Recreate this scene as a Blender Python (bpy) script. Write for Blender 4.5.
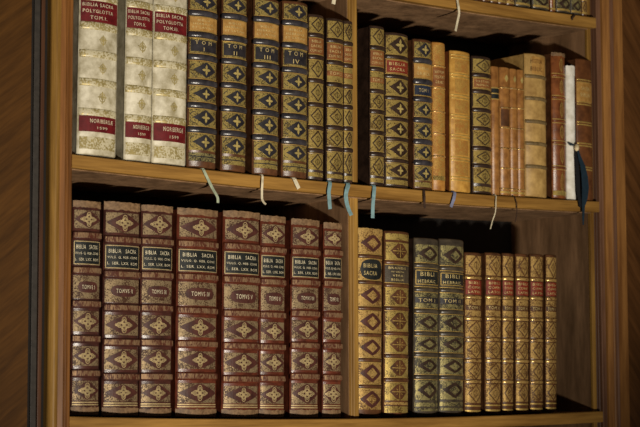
import bpy, bmesh, math, random
from mathutils import Matrix, Vector

for o in list(bpy.data.objects):
    bpy.data.objects.remove(o)
scene = bpy.context.scene
COL = scene.collection
random.seed(7)

# ------------------------------------------------------------------ camera
# X runs along the shelves, Y into the case, Z up; z = 0 is the top of the lower shelf
YAW, PITCH, ROLL = 0.67673, 0.09792, -0.0034
fw = Vector((math.sin(YAW) * math.cos(PITCH), math.cos(YAW) * math.cos(PITCH), math.sin(PITCH)))
rt = Vector((math.cos(YAW), -math.sin(YAW), 0))
up = rt.cross(fw)
r2 = rt * math.cos(ROLL) + up * math.sin(ROLL)
u2 = up * math.cos(ROLL) - rt * math.sin(ROLL)
cam_data = bpy.data.cameras.new('camera')
cam = bpy.data.objects.new('camera', cam_data)
COL.objects.link(cam)
M = Matrix((r2, u2, -fw)).transposed().to_4x4()
M.translation = Vector((-1.8947, -3.1112, 0.0294))
cam.matrix_world = M
cam_data.sensor_width = 36.0
cam_data.lens = 1900.0 / 640.0 * 36.0
cam_data.clip_start = 0.05
cam_data.dof.use_dof = True
cam_data.dof.focus_distance = 3.95
cam_data.dof.aperture_fstop = 6.3
scene.camera = cam

# ------------------------------------------------------------------ world, light, exposure
world = bpy.data.worlds.new('world')
scene.world = world
world.use_nodes = True
world.node_tree.nodes['Background'].inputs[0].default_value = (1.0, 0.86, 0.68, 1)
world.node_tree.nodes['Background'].inputs[1].default_value = 0.026


def spot(name, loc, target, energy, size, cone, blend, colour):
    d = bpy.data.lights.new(name, 'SPOT')
    d.energy = energy
    d.shadow_soft_size = size
    d.spot_size = math.radians(cone)
    d.spot_blend = blend
    d.color = colour
    o = bpy.data.objects.new(name, d)
    COL.objects.link(o)
    o.location = loc
    o.rotation_euler = (Vector(target) - Vector(loc)).to_track_quat('-Z', 'Y').to_euler()
    return o


spot('floor_lamp_light', (-0.50, -4.15, -1.30), (0.56, 0.0, 0.68), 900, 0.10, 33, 1.0, (1.0, 0.91, 0.77))

vs = scene.view_settings
vs.view_transform = 'Standard'
vs.look = 'None'
vs.gamma = 1.0
vs.exposure = 0.0
vs.use_curve_mapping = False


# ------------------------------------------------------------------ materials
def lin(c):
    return tuple(((v / 255) / 12.92 if v / 255 <= 0.04045 else ((v / 255 + 0.055) / 1.055) ** 2.4) for v in c) + (1.0,)


MATS = {}


def base_mat(name):
    m = bpy.data.materials.new(name)
    m.use_nodes = True
    nt = m.node_tree
    return m, nt, nt.nodes['Principled BSDF']


def nd(nt, t, **kw):
    n = nt.nodes.new(t)
    for k, v in kw.items():
        setattr(n, k, v)
    return n


def coords(nt, scale, rot=(0, 0, 0)):
    tc = nd(nt, 'ShaderNodeTexCoord')
    oi = nd(nt, 'ShaderNodeObjectInfo')
    mul = nd(nt, 'ShaderNodeMath', operation='MULTIPLY')
    mul.inputs[1].default_value = 17.0
    nt.links.new(oi.outputs['Random'], mul.inputs[0])
    add = nd(nt, 'ShaderNodeVectorMath', operation='ADD')
    nt.links.new(tc.outputs['Object'], add.inputs[0])
    nt.links.new(mul.outputs[0], add.inputs[1])
    r = nd(nt, 'ShaderNodeMapping')
    r.inputs['Rotation'].default_value = rot
    nt.links.new(add.outputs[0], r.inputs['Vector'])
    mp = nd(nt, 'ShaderNodeMapping')
    mp.inputs['Scale'].default_value = scale
    nt.links.new(r.outputs[0], mp.inputs['Vector'])
    return mp.outputs[0]


def noise(nt, vec, scale, detail=3.0, rough=0.55):
    n = nd(nt, 'ShaderNodeTexNoise')
    n.inputs['Scale'].default_value = scale
    n.inputs['Detail'].default_value = detail
    n.inputs['Roughness'].default_value = rough
    nt.links.new(vec, n.inputs['Vector'])
    return n.outputs[0]


def ramp(nt, val, stops):
    r = nd(nt, 'ShaderNodeValToRGB')
    e = r.color_ramp.elements
    while len(e) < len(stops):
        e.new(0.5)
    for el, (p, c) in zip(e, stops):
        el.position = p
        el.color = c
    nt.links.new(val, r.inputs[0])
    return r.outputs[0]


def mixc(nt, fac, a, b, mode='MIX'):
    m = nd(nt, 'ShaderNodeMix', data_type='RGBA', blend_type=mode)
    if isinstance(fac, float):
        m.inputs[0].default_value = fac
    else:
        nt.links.new(fac, m.inputs[0])
    for i, s in ((6, a), (7, b)):
        if isinstance(s, tuple):
            m.inputs[i].default_value = s
        else:
            nt.links.new(s, m.inputs[i])
    return m.outputs[2]


def bump(nt, bs, val, strength, dist=0.001):
    b = nd(nt, 'ShaderNodeBump')
    b.inputs['Strength'].default_value = strength
    b.inputs['Distance'].default_value = dist
    nt.links.new(val, b.inputs['Height'])
    nt.links.new(b.outputs[0], bs.inputs['Normal'])


def wood(name, dark, light, grain=(1, 1, 1), rot=(0, 0, 0), rough=0.45, scale=1.0, spec=0.4):
    m, nt, bs = base_mat(name)
    v = coords(nt, grain, rot)
    n1 = noise(nt, v, 9 * scale, 6, 0.62)
    n2 = noise(nt, v, 45 * scale, 4, 0.6)
    c1 = ramp(nt, n1, [(0.30, lin(dark)), (0.50, tuple(0.5 * (a + b) for a, b in zip(lin(dark), lin(light)))), (0.68, lin(light))])
    c2 = ramp(nt, n2, [(0.3, (0.72, 0.70, 0.68, 1)), (0.6, (1, 1, 1, 1))])
    nt.links.new(mixc(nt, 0.8, c1, c2, 'MULTIPLY'), bs.inputs['Base Color'])
    bs.inputs['Roughness'].default_value = rough
    bs.inputs['Specular IOR Level'].default_value = spec
    bump(nt, bs, n2, 0.25, 0.0006)
    MATS[name] = m
    return m


def leather(name, dark, light, rough=0.5, scale=60, spec=0.4, bstr=0.35):
    m, nt, bs = base_mat(name)
    v = coords(nt, (1, 1, 1))
    n1 = noise(nt, v, scale, 5, 0.65)
    n2 = noise(nt, v, 420, 2)
    nt.links.new(ramp(nt, n1, [(0.33, lin(dark)), (0.66, lin(light))]), bs.inputs['Base Color'])
    bs.inputs['Roughness'].default_value = rough
    bs.inputs['Specular IOR Level'].default_value = spec
    bump(nt, bs, n2, bstr, 0.0008)
    MATS[name] = m
    return m


def gilt(name, ground, gold, cover=0.5, scale=300, metal=0.45, rough=0.4, stretch=(1, 1, 1), soft=0.085, wear=0.35):
    """leather stamped all over with small gold tooling, rubbed away here and there"""
    m, nt, bs = base_mat(name)
    v = coords(nt, stretch)
    n1 = noise(nt, v, scale, 1.5, 0.5)
    n2 = noise(nt, v, 45, 4, 0.6)
    mr = nd(nt, 'ShaderNodeMapRange')
    mr.inputs['From Min'].default_value = 0.3
    mr.inputs['From Max'].default_value = 0.7
    mr.inputs['To Min'].default_value = -wear * 0.5
    mr.inputs['To Max'].default_value = wear * 0.5
    mr.clamp = False
    nt.links.new(n2, mr.inputs['Value'])
    ad = nd(nt, 'ShaderNodeMath', operation='ADD')
    nt.links.new(n1, ad.inputs[0])
    nt.links.new(mr.outputs[0], ad.inputs[1])
    t = 0.5 + (0.5 - cover) * 0.42
    mk = nd(nt, 'ShaderNodeMapRange')
    mk.interpolation_type = 'SMOOTHSTEP'
    mk.inputs['From Min'].default_value = t - soft
    mk.inputs['From Max'].default_value = t + soft
    nt.links.new(ad.outputs[0], mk.inputs['Value'])
    n3 = noise(nt, v, 150, 2)
    g = ramp(nt, n3, [(0.3, tuple(x * 0.72 for x in lin(gold)[:3]) + (1,)), (0.7, lin(gold))])
    nt.links.new(mixc(nt, mk.outputs[0], lin(ground), g), bs.inputs['Base Color'])
    mm = nd(nt, 'ShaderNodeMath', operation='MULTIPLY')
    mm.inputs[1].default_value = metal
    nt.links.new(mk.outputs[0], mm.inputs[0])
    nt.links.new(mm.outputs[0], bs.inputs['Metallic'])
    bs.inputs['Roughness'].default_value = rough
    bump(nt, bs, n1, 0.16, 0.0005)
    MATS[name] = m
    return m


def plain(name, c, rough=0.6, metal=0.0, var=0.12, scale=90, spec=0.4):
    m, nt, bs = base_mat(name)
    v = coords(nt, (1, 1, 1))
    n1 = noise(nt, v, scale, 3)
    l = lin(c)
    a = tuple(x * (1 - var * 2) for x in l[:3]) + (1,)
    b = tuple(min(1, x * (1 + var)) for x in l[:3]) + (1,)
    nt.links.new(ramp(nt, n1, [(0.35, a), (0.65, b)]), bs.inputs['Base Color'])
    bs.inputs['Roughness'].default_value = rough
    bs.inputs['Metallic'].default_value = metal
    bs.inputs['Specular IOR Level'].default_value = spec
    MATS[name] = m
    return m


wood('wood_shelf', (122, 85, 36), (182, 137, 68), grain=(0.35, 3, 6), rough=0.42)
wood('wood_stile', (112, 78, 32), (178, 136, 66), grain=(5, 5, 0.3), rough=0.4)
wood('wood_post', (120, 76, 38), (186, 132, 72), grain=(5, 5, 0.3), rough=0.36)
wood('wood_inside', (104, 78, 54), (162, 126, 92), grain=(3, 3, 0.5), rough=0.55)
wood('wood_groove', (60, 38, 26), (96, 62, 40), grain=(5, 5, 0.3), rough=0.4)
wood('wood_moulding', (100, 62, 28), (158, 104, 50), grain=(6, 6, 0.3), rough=0.38)
wood('wood_sheen', (104, 72, 54), (146, 106, 80), grain=(6, 6, 0.3), rough=0.32)  # purplish sheen of bluish light on the beads, mixed into the wood colour
wood('wood_back_shaded', (17, 12, 9), (29, 21, 15), grain=(3, 3, 0.5), rough=0.85)  # near-black: the shade behind the books is put into the colour
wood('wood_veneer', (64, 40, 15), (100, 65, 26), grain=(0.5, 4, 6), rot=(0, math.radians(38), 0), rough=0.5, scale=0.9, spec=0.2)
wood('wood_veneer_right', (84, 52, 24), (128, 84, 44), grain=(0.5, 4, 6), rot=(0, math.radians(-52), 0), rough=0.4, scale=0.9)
wood('wood_floor', (50, 34, 22), (86, 60, 38), grain=(0.5, 4, 4), rough=0.5)
plain('iron_grey', (56, 51, 46), 0.55, 0.0)
plain('gap_shade', (22, 15, 10), 0.8)  # shade inside the narrow gaps, given as a near-black colour
plain('paper', (170, 150, 118), 0.8, scale=300)
plain('paper_red', (120, 52, 40), 0.8, scale=300)

leather('vellum', (156, 145, 114), (222, 214, 190), 0.45, 34, 0.4)
leather('vellum_bright', (212, 206, 190), (252, 248, 238), 0.55, 50, 0.35)
leather('vellum_tan', (146, 112, 60), (196, 160, 96), 0.5, 40, 0.4)
leather('calf_red', (70, 32, 22), (110, 54, 36), 0.30, 45, 0.55)
leather('calf_red_dark', (52, 30, 26), (84, 46, 38), 0.30, 45, 0.55)
leather('calf_worn', (96, 72, 50), (146, 116, 84), 0.5, 120, 0.35)
leather('calf_brown', (64, 40, 24), (104, 66, 40), 0.34, 50, 0.5)
leather('calf_dark', (38, 27, 21), (66, 48, 38), 0.32, 50, 0.55)
leather('slate_band', (36, 34, 38), (66, 62, 66), 0.28, 60, 0.6)
leather('calf_tan', (150, 98, 40), (196, 142, 68), 0.42, 55, 0.45)
leather('calf_honey', (164, 116, 46), (206, 158, 76), 0.4, 55, 0.45)
leather('calf_russet', (92, 48, 24), (146, 86, 44), 0.32, 45, 0.55)
leather('calf_chestnut', (78, 44, 22), (118, 72, 38), 0.45, 45, 0.4)
leather('calf_olive', (50, 43, 36), (84, 74, 60), 0.32, 50, 0.55)
leather('red_label', (84, 16, 20), (114, 26, 30), 0.45, 70, 0.4, 0.15)
leather('rust_label', (112, 66, 34), (148, 96, 52), 0.42, 70, 0.4, 0.15)
leather('brick_label', (108, 36, 24), (146, 58, 38), 0.45, 70, 0.4, 0.15)
leather('vellum_ridge', (98, 80, 50), (132, 110, 72), 0.5, 70, 0.4, 0.2)
leather('calf_small', (122, 78, 36), (172, 120, 62), 0.38, 55, 0.5)
leather('tan_label', (152, 110, 52), (192, 148, 82), 0.42, 70, 0.4, 0.15)
leather('black_label', (20, 22, 22), (40, 42, 40), 0.42, 70, 0.4, 0.15)
leather('blue_label', (24, 30, 46), (44, 52, 72), 0.42, 70, 0.4, 0.15)
leather('plum_leather', (60, 34, 30), (88, 50, 42), 0.36, 60, 0.5, 0.2)
leather('navy_leather', (30, 28, 32), (52, 48, 52), 0.4, 60, 0.5, 0.2)

gilt('gilt_red', (70, 46, 34), (196, 170, 130), 0.54, 470, 0.6, 0.29)
gilt('gilt_roll_red', (84, 46, 34), (184, 148, 112), 0.5, 330, 0.55, 0.28, stretch=(1.8, 1, 0.4))
gilt('gilt_navy', (70, 58, 34), (214, 188, 110), 0.6, 470, 0.6, 0.31)
gilt('gilt_bright', (88, 66, 32), (220, 190, 108), 0.66, 470, 0.6, 0.30)
gilt('gilt_olive', (54, 48, 38), (196, 182, 122), 0.5, 470, 0.6, 0.30)
gilt('gilt_amber', (96, 64, 34), (232, 190, 114), 0.62, 470, 0.5, 0.28)
gilt('gilt_vellum', (202, 192, 160), (178, 160, 104), 0.5, 300, 0.3, 0.4)
gilt('gilt_calf', (164, 112, 52), (212, 166, 84), 0.5, 380, 0.4, 0.4)
plain('gold_line', (222, 186, 104), 0.35, 0.55)
plain('gold_pale', (200, 176, 128), 0.38, 0.35)
plain('gold_fleuron', (214, 190, 116), 0.38, 0.45)
plain('gold_vellum', (186, 168, 110), 0.45, 0.3)
plain('letter_gold', (228, 204, 140), 0.4, 0.3)
plain('letter_pale', (232, 220, 186), 0.45, 0.15)
plain('silk_green', (166, 176, 150), 0.7)
plain('silk_cream', (216, 204, 174), 0.7)
plain('silk_blue', (124, 156, 160), 0.7)
plain('silk_grey', (128, 132, 160), 0.7)
plain('silk_brown', (60, 40, 28), 0.7)
plain('silk_teal', (28, 48, 62), 0.6)
plain('silk_black', (22, 22, 26), 0.7)
plain('bone', (226, 206, 164), 0.4)


# ------------------------------------------------------------------ mesh helpers
def mesh(name, V, F, smooth=False, solid=False):
    me = bpy.data.meshes.new(name)
    me.from_pydata([tuple(v) for v in V], [], F)
    if solid:
        bm = bmesh.new()
        bm.from_mesh(me)
        bmesh.ops.recalc_face_normals(bm, faces=list(bm.faces))
        bm.to_mesh(me)
        bm.free()
    if smooth:
        for p in me.polygons:
            p.use_smooth = True
    me.update()
    return me


def obj(name, me, mat=None, parent=None, loc=(0, 0, 0)):
    if mat and not me.materials:
        me.materials.append(MATS[mat])
    o = bpy.data.objects.new(name, me)
    COL.objects.link(o)
    o.location = loc
    o.parent = parent
    return o


def empty(name, loc, label, cat, group=None, roty=0.0):
    o = bpy.data.objects.new(name, None)
    COL.objects.link(o)
    o.location = loc
    o.rotation_euler = (0, roty, 0)
    o.empty_display_size = 0.02
    o['label'] = label
    o['category'] = cat
    if group:
        o['group'] = group
    return o


def box_vf(x0, x1, y0, y1, z0, z1, c=0.0):
    """box with small chamfers on every edge when c > 0"""
    if c <= 0:
        V = [(x, y, z) for z in (z0, z1) for y in (y0, y1) for x in (x0, x1)]
        F = [(0, 2, 3, 1), (4, 5, 7, 6), (0, 1, 5, 4), (2, 6, 7, 3), (0, 4, 6, 2), (1, 3, 7, 5)]
        return V, F
    bm = bmesh.new()
    vs_ = [bm.verts.new((x, y, z)) for z in (z0, z1) for y in (y0, y1) for x in (x0, x1)]
    for f in [(0, 2, 3, 1), (4, 5, 7, 6), (0, 1, 5, 4), (2, 6, 7, 3), (0, 4, 6, 2), (1, 3, 7, 5)]:
        bm.faces.new([vs_[i] for i in f])
    bmesh.ops.bevel(bm, geom=list(bm.edges), offset=c, segments=2, profile=0.5, affect='EDGES')
    bm.verts.index_update()
    V = [tuple(v.co) for v in bm.verts]
    F = [tuple(v.index for v in f.verts) for f in bm.faces]
    bm.free()
    return V, F


def box(name, x0, x1, y0, y1, z0, z1, mat, parent=None, c=0.0):
    V, F = box_vf(x0, x1, y0, y1, z0, z1, c)
    return obj(name, mesh(name, V, F, solid=True), mat, parent)


def extrude_z(name, prof, z0, z1, mat, parent):
    """a moulding: closed outline in (x, y) drawn out along z"""
    n = len(prof)
    V = [(x, y, z) for z in (z0, z1) for x, y in prof]
    F = [(i, (i + 1) % n, n + (i + 1) % n, n + i) for i in range(n)]
    F += [tuple(range(n - 1, -1, -1)), tuple(range(n, 2 * n))]
    return obj(name, mesh(name, V, F, solid=True), mat, parent)


# ------------------------------------------------------------------ the case
CW = 1.4315           # clear width of the case
SAG = {'lower': (0.0, 0.0102), 'middle': (0.5, 0.0100), 'upper': (0.9473, 0.0117)}
SHELF_T = 0.0257
BACK = 0.292


def shelf_z(level, x):
    b, s = SAG[level]
    t = (x - CW / 2) / (CW / 2)
    return b - s * (1 - t * t)


case = empty('bookcase', (0.70, 0.15, -1.5), 'tall honey-brown wooden bookcase with sagging shelves full of old leather books', 'bookcase')


def case_part(o):
    o.parent = case
    o.location = Vector(o.location) - case.location
    return o


def make_shelf(level):
    n = 40
    x0, x1 = -0.004, 1.4625
    V, F = [], []
    c = 0.0016
    for i in range(n + 1):
        x = x0 + (x1 - x0) * i / n
        z = shelf_z(level, x)
        for y, dz in ((BACK, 0), (c, 0), (0, -c), (0, -SHELF_T + c), (c, -SHELF_T), (BACK, -SHELF_T)):
            V.append((x, y, z + dz))
    for i in range(n):
        a, b = i * 6, (i + 1) * 6
        for k in range(6):
            F.append((a + k, a + (k + 1) % 6, b + (k + 1) % 6, b + k))
    F += [tuple(range(5, -1, -1)), tuple(range(n * 6, n * 6 + 6))]
    return case_part(obj('shelf', mesh('shelf', V, F, solid=True), 'wood_shelf'))


for lv in ('lower', 'middle', 'upper'):
    make_shelf(lv)

# underside of each upper shelf: a darker, unvarnished board behind the front lipping
for lv in ('middle', 'upper'):
    n = 24
    V, F = [], []
    for i in range(n + 1):
        x = 0.0 + 1.4530 * i / n
        z = shelf_z(lv, x) - SHELF_T
        for y, dz in ((0.018, 0.0004), (0.020, -0.0016), (BACK - 0.002, -0.0016), (BACK - 0.002, 0.0004)):
            V.append((x, y, z + dz))
    for i in range(n):
        a, b = i * 4, (i + 1) * 4
        for k in range(4):
            F.append((a + k, b + k, b + (k + 1) % 4, a + (k + 1) % 4))
    F += [(0, 1, 2, 3), tuple(range(n * 4 + 3, n * 4 - 1, -1))]
    case_part(obj('underside_board', mesh('underside_board', V, F, solid=True), 'wood_inside'))


def divider(z0, z1):
    x0, x1, yf = 0.7043, 0.7280, 0.020
    prof = [(x0, BACK), (x0, yf + 0.006), (x0 + 0.0015, yf + 0.003), (x0 + 0.0045, yf + 0.002), (x0 + 0.0055, yf + 0.004),
            (x0 + 0.007, yf + 0.001), (x0 + 0.010, yf), (x1 - 0.004, yf), (x1 - 0.001, yf + 0.002), (x1, yf + 0.005), (x1, BACK)]
    o = extrude_z('divider', prof, z0, z1, 'wood_stile', None)
    case_part(o)
    # the flat side of the divider is plain, unvarnished board
    V, F = box_vf(x0 - 0.0012, x0, yf + 0.007, BACK, z0, z1)
    case_part(obj('divider_board', mesh('divider_board', V, F), 'wood_inside'))


divider(shelf_z('lower', 0.716), shelf_z('middle', 0.716) - SHELF_T + 0.001)
divider(shelf_z('middle', 0.716), shelf_z('upper', 0.716) - SHELF_T + 0.001)
divider(shelf_z('upper', 0.716), 1.42)

Z0, Z1 = -1.5, 1.50
case_part(box('back_panel', -0.03, 1.48, BACK, BACK + 0.015, Z0, Z1, 'wood_back_shaded'))
case_part(box('side_panel', 1.4545, 1.4690, 0.026, BACK, Z0, Z1, 'wood_inside'))
case_part(box('side_panel', -0.022, -0.003, 0.03, BACK, Z0, Z1, 'wood_inside'))
# bright lipping on the front edge of the right side panel
case_part(extrude_z('lipping', [(1.4535, 0.028), (1.4535, 0.022), (1.4550, 0.020), (1.4640, 0.020), (1.4655, 0.022), (1.4655, 0.028)], Z0, Z1, 'wood_stile', None))
case_part(box('base_board', -0.05, 1.55, 0.01, BACK, Z0, Z0 + 0.12, 'wood_stile'))
case_part(box('top_board', -0.05, 1.55, 0.01, BACK, Z1 - 0.03, Z1, 'wood_stile'))
for z in (-0.52, -0.98):
    case_part(box('shelf', -0.004, 1.4535, 0.01, BACK, z - SHELF_T, z, 'wood_shelf'))


def bead(x0, x1, y, d, n=6):
    """half-round bump between x0 and x1 that stands d proud of y (towards -y)"""
    return [(x0 + (x1 - x0) * k / n, y - d * math.sin(math.pi * k / n)) for k in range(n + 1)]


left_prof = [(-0.0500, 0.05), (-0.0500, 0.006)] + bead(-0.0490, -0.0300, 0.003, 0.006) + [(-0.0285, 0.004), (-0.0285, 0.05)]
case_part(extrude_z('stile', left_prof, Z0, Z1, 'wood_stile', None))
inner = [(-0.0285, 0.05), (-0.0285, 0.0045), (-0.0190, 0.001)] + bead(-0.0180, -0.0125, 0.004, 0.003, 4) + bead(-0.0115, -0.0020, 0.0035, 0.0035, 5) + [(-0.0012, 0.006), (-0.0012, 0.05)]
case_part(extrude_z('moulding', inner, Z0, Z1, 'wood_moulding', None))
m1 = [(1.4660, 0.06), (1.4660, 0.022)] + bead(1.4680, 1.4745, 0.020, 0.004, 4) + [(1.4755, 0.020), (1.4755, 0.06)]
case_part(extrude_z('moulding', m1, Z0, Z1, 'wood_groove', None))
m2 = [(1.4755, 0.06), (1.4755, 0.012)] + bead(1.4775, 1.4860, 0.010, 0.006, 5) + [(1.4870, 0.014), (1.4870, 0.06)]
case_part(extrude_z('moulding', m2, Z0, Z1, 'wood_sheen', None))
right_prof = [(1.4870, 0.06), (1.4870, 0.014), (1.4885, 0.004), (1.5010, 0.0)] + bead(1.5030, 1.5120, 0.002, 0.004, 5) + [(1.5135, 0.006), (1.5135, 0.06)]
case_part(extrude_z('stile', right_prof, Z0, Z1, 'wood_post', None))
m3 = [(1.5135, 0.06), (1.5135, 0.006)] + bead(1.5150, 1.5265, 0.004, 0.006, 5) + [(1.5280, 0.006), (1.5280, 0.06)]
case_part(extrude_z('moulding', m3, Z0, Z1, 'wood_sheen', None))
outer = [(1.5280, 0.06), (1.5280, 0.004), (1.5560, 0.000), (1.5590, 0.004), (1.5590, 0.06)]
case_part(extrude_z('stile', outer, Z0, Z1, 'wood_post', None))

# the panelled wall on either side, and the floor
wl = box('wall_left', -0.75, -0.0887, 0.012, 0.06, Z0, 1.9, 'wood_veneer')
wl['kind'] = 'structure'
wl['label'] = 'dark diagonal-grained veneer panel left of the bookcase'
for nm, xa, xb, yf_, mt in (('gap_shade_fill', -0.0887, -0.0500, 0.019, 'gap_shade'), ('grey_edge_strip', -0.0805, -0.0680, 0.015, 'iron_grey'), ('wooden_strip', -0.0660, -0.0575, 0.014, 'wood_groove')):  # first box is an added near-black filler that paints the gaps' shade
    V, F = box_vf(xa, xb, yf_, 0.06 if nm == 'gap_shade_fill' else 0.021, Z0, 1.9, 0.0 if nm == 'gap_shade_fill' else 0.0012)
    obj(nm, mesh(nm, V, F, solid=True), mt, wl)
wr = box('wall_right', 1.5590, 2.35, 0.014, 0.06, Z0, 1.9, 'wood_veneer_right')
wr['kind'] = 'structure'
wr['label'] = 'diagonal-grained veneer panel right of the bookcase'
fl = box('floor', -3.2, 3.4, -4.2, 0.4, Z0 - 0.05, Z0, 'wood_floor')
fl['kind'] = 'structure'


# ------------------------------------------------------------------ book builder
class Spine:
    """rounded back of a book: maps (u across, v up, h proud) to local coordinates"""

    def __init__(self, w, alpha):
        self.w = w
        self.a = math.radians(alpha)
        self.R = (w / 2) / math.sin(self.a)
        self.U = self.R * self.a           # half the arc length

    def P(self, u, v, h=0.0):
        t = u / self.R
        return ((self.R + h) * math.sin(t), -((self.R + h) * math.cos(t) - self.R * math.cos(self.a)), v)

    def hull(self, rings, name, over=1.0, n=14, back=0.004):
        V, F = [], []
        m = n + 3
        for z, dh in rings:
            for i in range(n + 1):
                V.append(self.P(self.U * over * (-1 + 2 * i / n), z, dh))
            xr = V[-1][0]
            V.append((xr, back, z))
            V.append((-xr, back, z))
        for k in range(len(rings) - 1):
            a, b = k * m, (k + 1) * m
            for i in range(m):
                j = (i + 1) % m
                F.append((a + i, a + j, b + j, b + i))
        F.append(tuple(range(m - 1, -1, -1)))
        e = (len(rings) - 1) * m
        F.append(tuple(range(e, e + m)))
        me = mesh(name, V, F, True, True)
        for p in me.polygons:
            if len(p.vertices) > 4:
                p.use_smooth = False
        return me

    def columns(self, name, us, lo, hi, h, h0=0.0):
        """solid patch between lo(u) and hi(u), raised from h0 to h"""
        V, F = [], []
        for u in us:
            V += [self.P(u, lo(u), h), self.P(u, hi(u), h), self.P(u, lo(u), h0), self.P(u, hi(u), h0)]
        n = len(us)
        for i in range(n - 1):
            a, b = 4 * i, 4 * i + 4
            F += [(a, b, b + 1, a + 1), (a + 2, b + 2, b, a), (a + 1, b + 1, b + 3, a + 3)]
        F += [(0, 1, 3, 2), (4 * n - 4, 4 * n - 2, 4 * n - 1, 4 * n - 3)]
        return mesh(name, V, F, solid=True)

    def patch(self, name, fu, v0, v1, h, n=12, fu0=None):
        ua = -fu if fu0 is None else fu0
        us = [self.U * (ua + (fu - ua) * i / n) for i in range(n + 1)]
        return self.columns(name, us, lambda u: v0, lambda u: v1, h)

    def ribbons(self, name, paths, width, h):
        V, F = [], []
        for path, closed in paths:
            n = len(path)
            st = len(V)
            for i in range(n):
                p0 = path[i - 1] if (i > 0 or closed) else path[i]
                p1 = path[(i + 1) % n] if (i < n - 1 or closed) else path[i]
                dx, dy = p1[0] - p0[0], p1[1] - p0[1]
                l = math.hypot(dx, dy) or 1e-9
                nx, ny = -dy / l * width / 2, dx / l * width / 2
                x, y = path[i]
                V.append(self.P(x + nx, y + ny, h))
                V.append(self.P(x - nx, y - ny, h))
            for i in range(n if closed else n - 1):
                a, b = st + 2 * i, st + 2 * ((i + 1) % n)
                F.append((a, b, b + 1, a + 1))
        return mesh(name, V, F)


def subdiv(path, closed, step):
    out = []
    n = len(path)
    for i in range(n if closed else n - 1):
        a, b = path[i], path[(i + 1) % n]
        k = max(1, int(math.hypot(b[0] - a[0], b[1] - a[1]) / step))
        out += [(a[0] + (b[0] - a[0]) * j / k, a[1] + (b[1] - a[1]) * j / k) for j in range(k)]
    if not closed:
        out.append(path[-1])
    return out


def ellipse(cx, cy, rx, ry, n=14):
    return [(cx + rx * math.cos(2 * math.pi * i / n), cy + ry * math.sin(2 * math.pi * i / n)) for i in range(n)]


GLYPHS = {}


def glyphs(text):
    """flat letter outlines of one line of text, height 1, as (verts, faces, width)"""
    if text in GLYPHS:
        return GLYPHS[text]
    cu = bpy.data.curves.new('letters', 'FONT')
    cu.body = text
    cu.resolution_u = 2
    cu.space_character = 1.22
    cu.offset = 0.0
    o = bpy.data.objects.new('letters', cu)
    COL.objects.link(o)
    bpy.context.view_layer.update()
    me = bpy.data.meshes.new_from_object(o.evaluated_get(bpy.context.evaluated_depsgraph_get()))
    V = [(v.co.x, v.co.y) for v in me.vertices]
    F = [tuple(p.vertices) for p in me.polygons]
    bpy.data.objects.remove(o)
    bpy.data.curves.remove(cu)
    bpy.data.meshes.remove(me)
    x0, x1 = min(v[0] for v in V), max(v[0] for v in V)
    y0, y1 = min(v[1] for v in V), max(v[1] for v in V)
    V = [((x - x0), (y - y0) / (y1 - y0)) for x, y in V]
    GLYPHS[text] = (V, F, x1 - x0, y1 - y0)
    return GLYPHS[text]


def lettering(sp, lines, fu, v0, v1, h, shift=0.0):
    """lines: list of (text, relative height, relative width) top to bottom"""
    tot = sum(l[1] for l in lines) + 0.85 * (len(lines) - 1)
    unit = (v1 - v0) / tot
    V, F = [], []
    y = v1
    for text, rh, rw in lines:
        gv, gf, gw, gh = glyphs(text)
        hh = unit * rh
        tw = min(2 * sp.U * fu * rw, 1.5 * hh * gw / gh)
        st = len(V)
        for x, yy in gv:
            V.append(sp.P((x / gw - 0.5) * tw + shift * sp.U, y - hh + yy * hh, h))
        F += [tuple(i + st for i in f) for f in gf]
        y -= hh + 0.85 * unit
    return mesh('lettering', V, F)


def lozenge(sp, fu, hv, h, cu=0.0, sharp=1.0, cut=0.0):
    """diamond with half width fu (fraction of the spine) and half height hv; cut blunts the top and bottom"""
    n = 14
    us = [sp.U * (cu + fu * (-1 + 2 * i / n)) for i in range(n + 1)]

    def top(u):
        t = abs(u / sp.U - cu) / fu
        return min(hv * max(0.0, 1 - t) ** sharp, hv * (1 - cut)) + 1e-5
    return sp.columns('lozenge', us, lambda u: -top(u), top, h)


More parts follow.
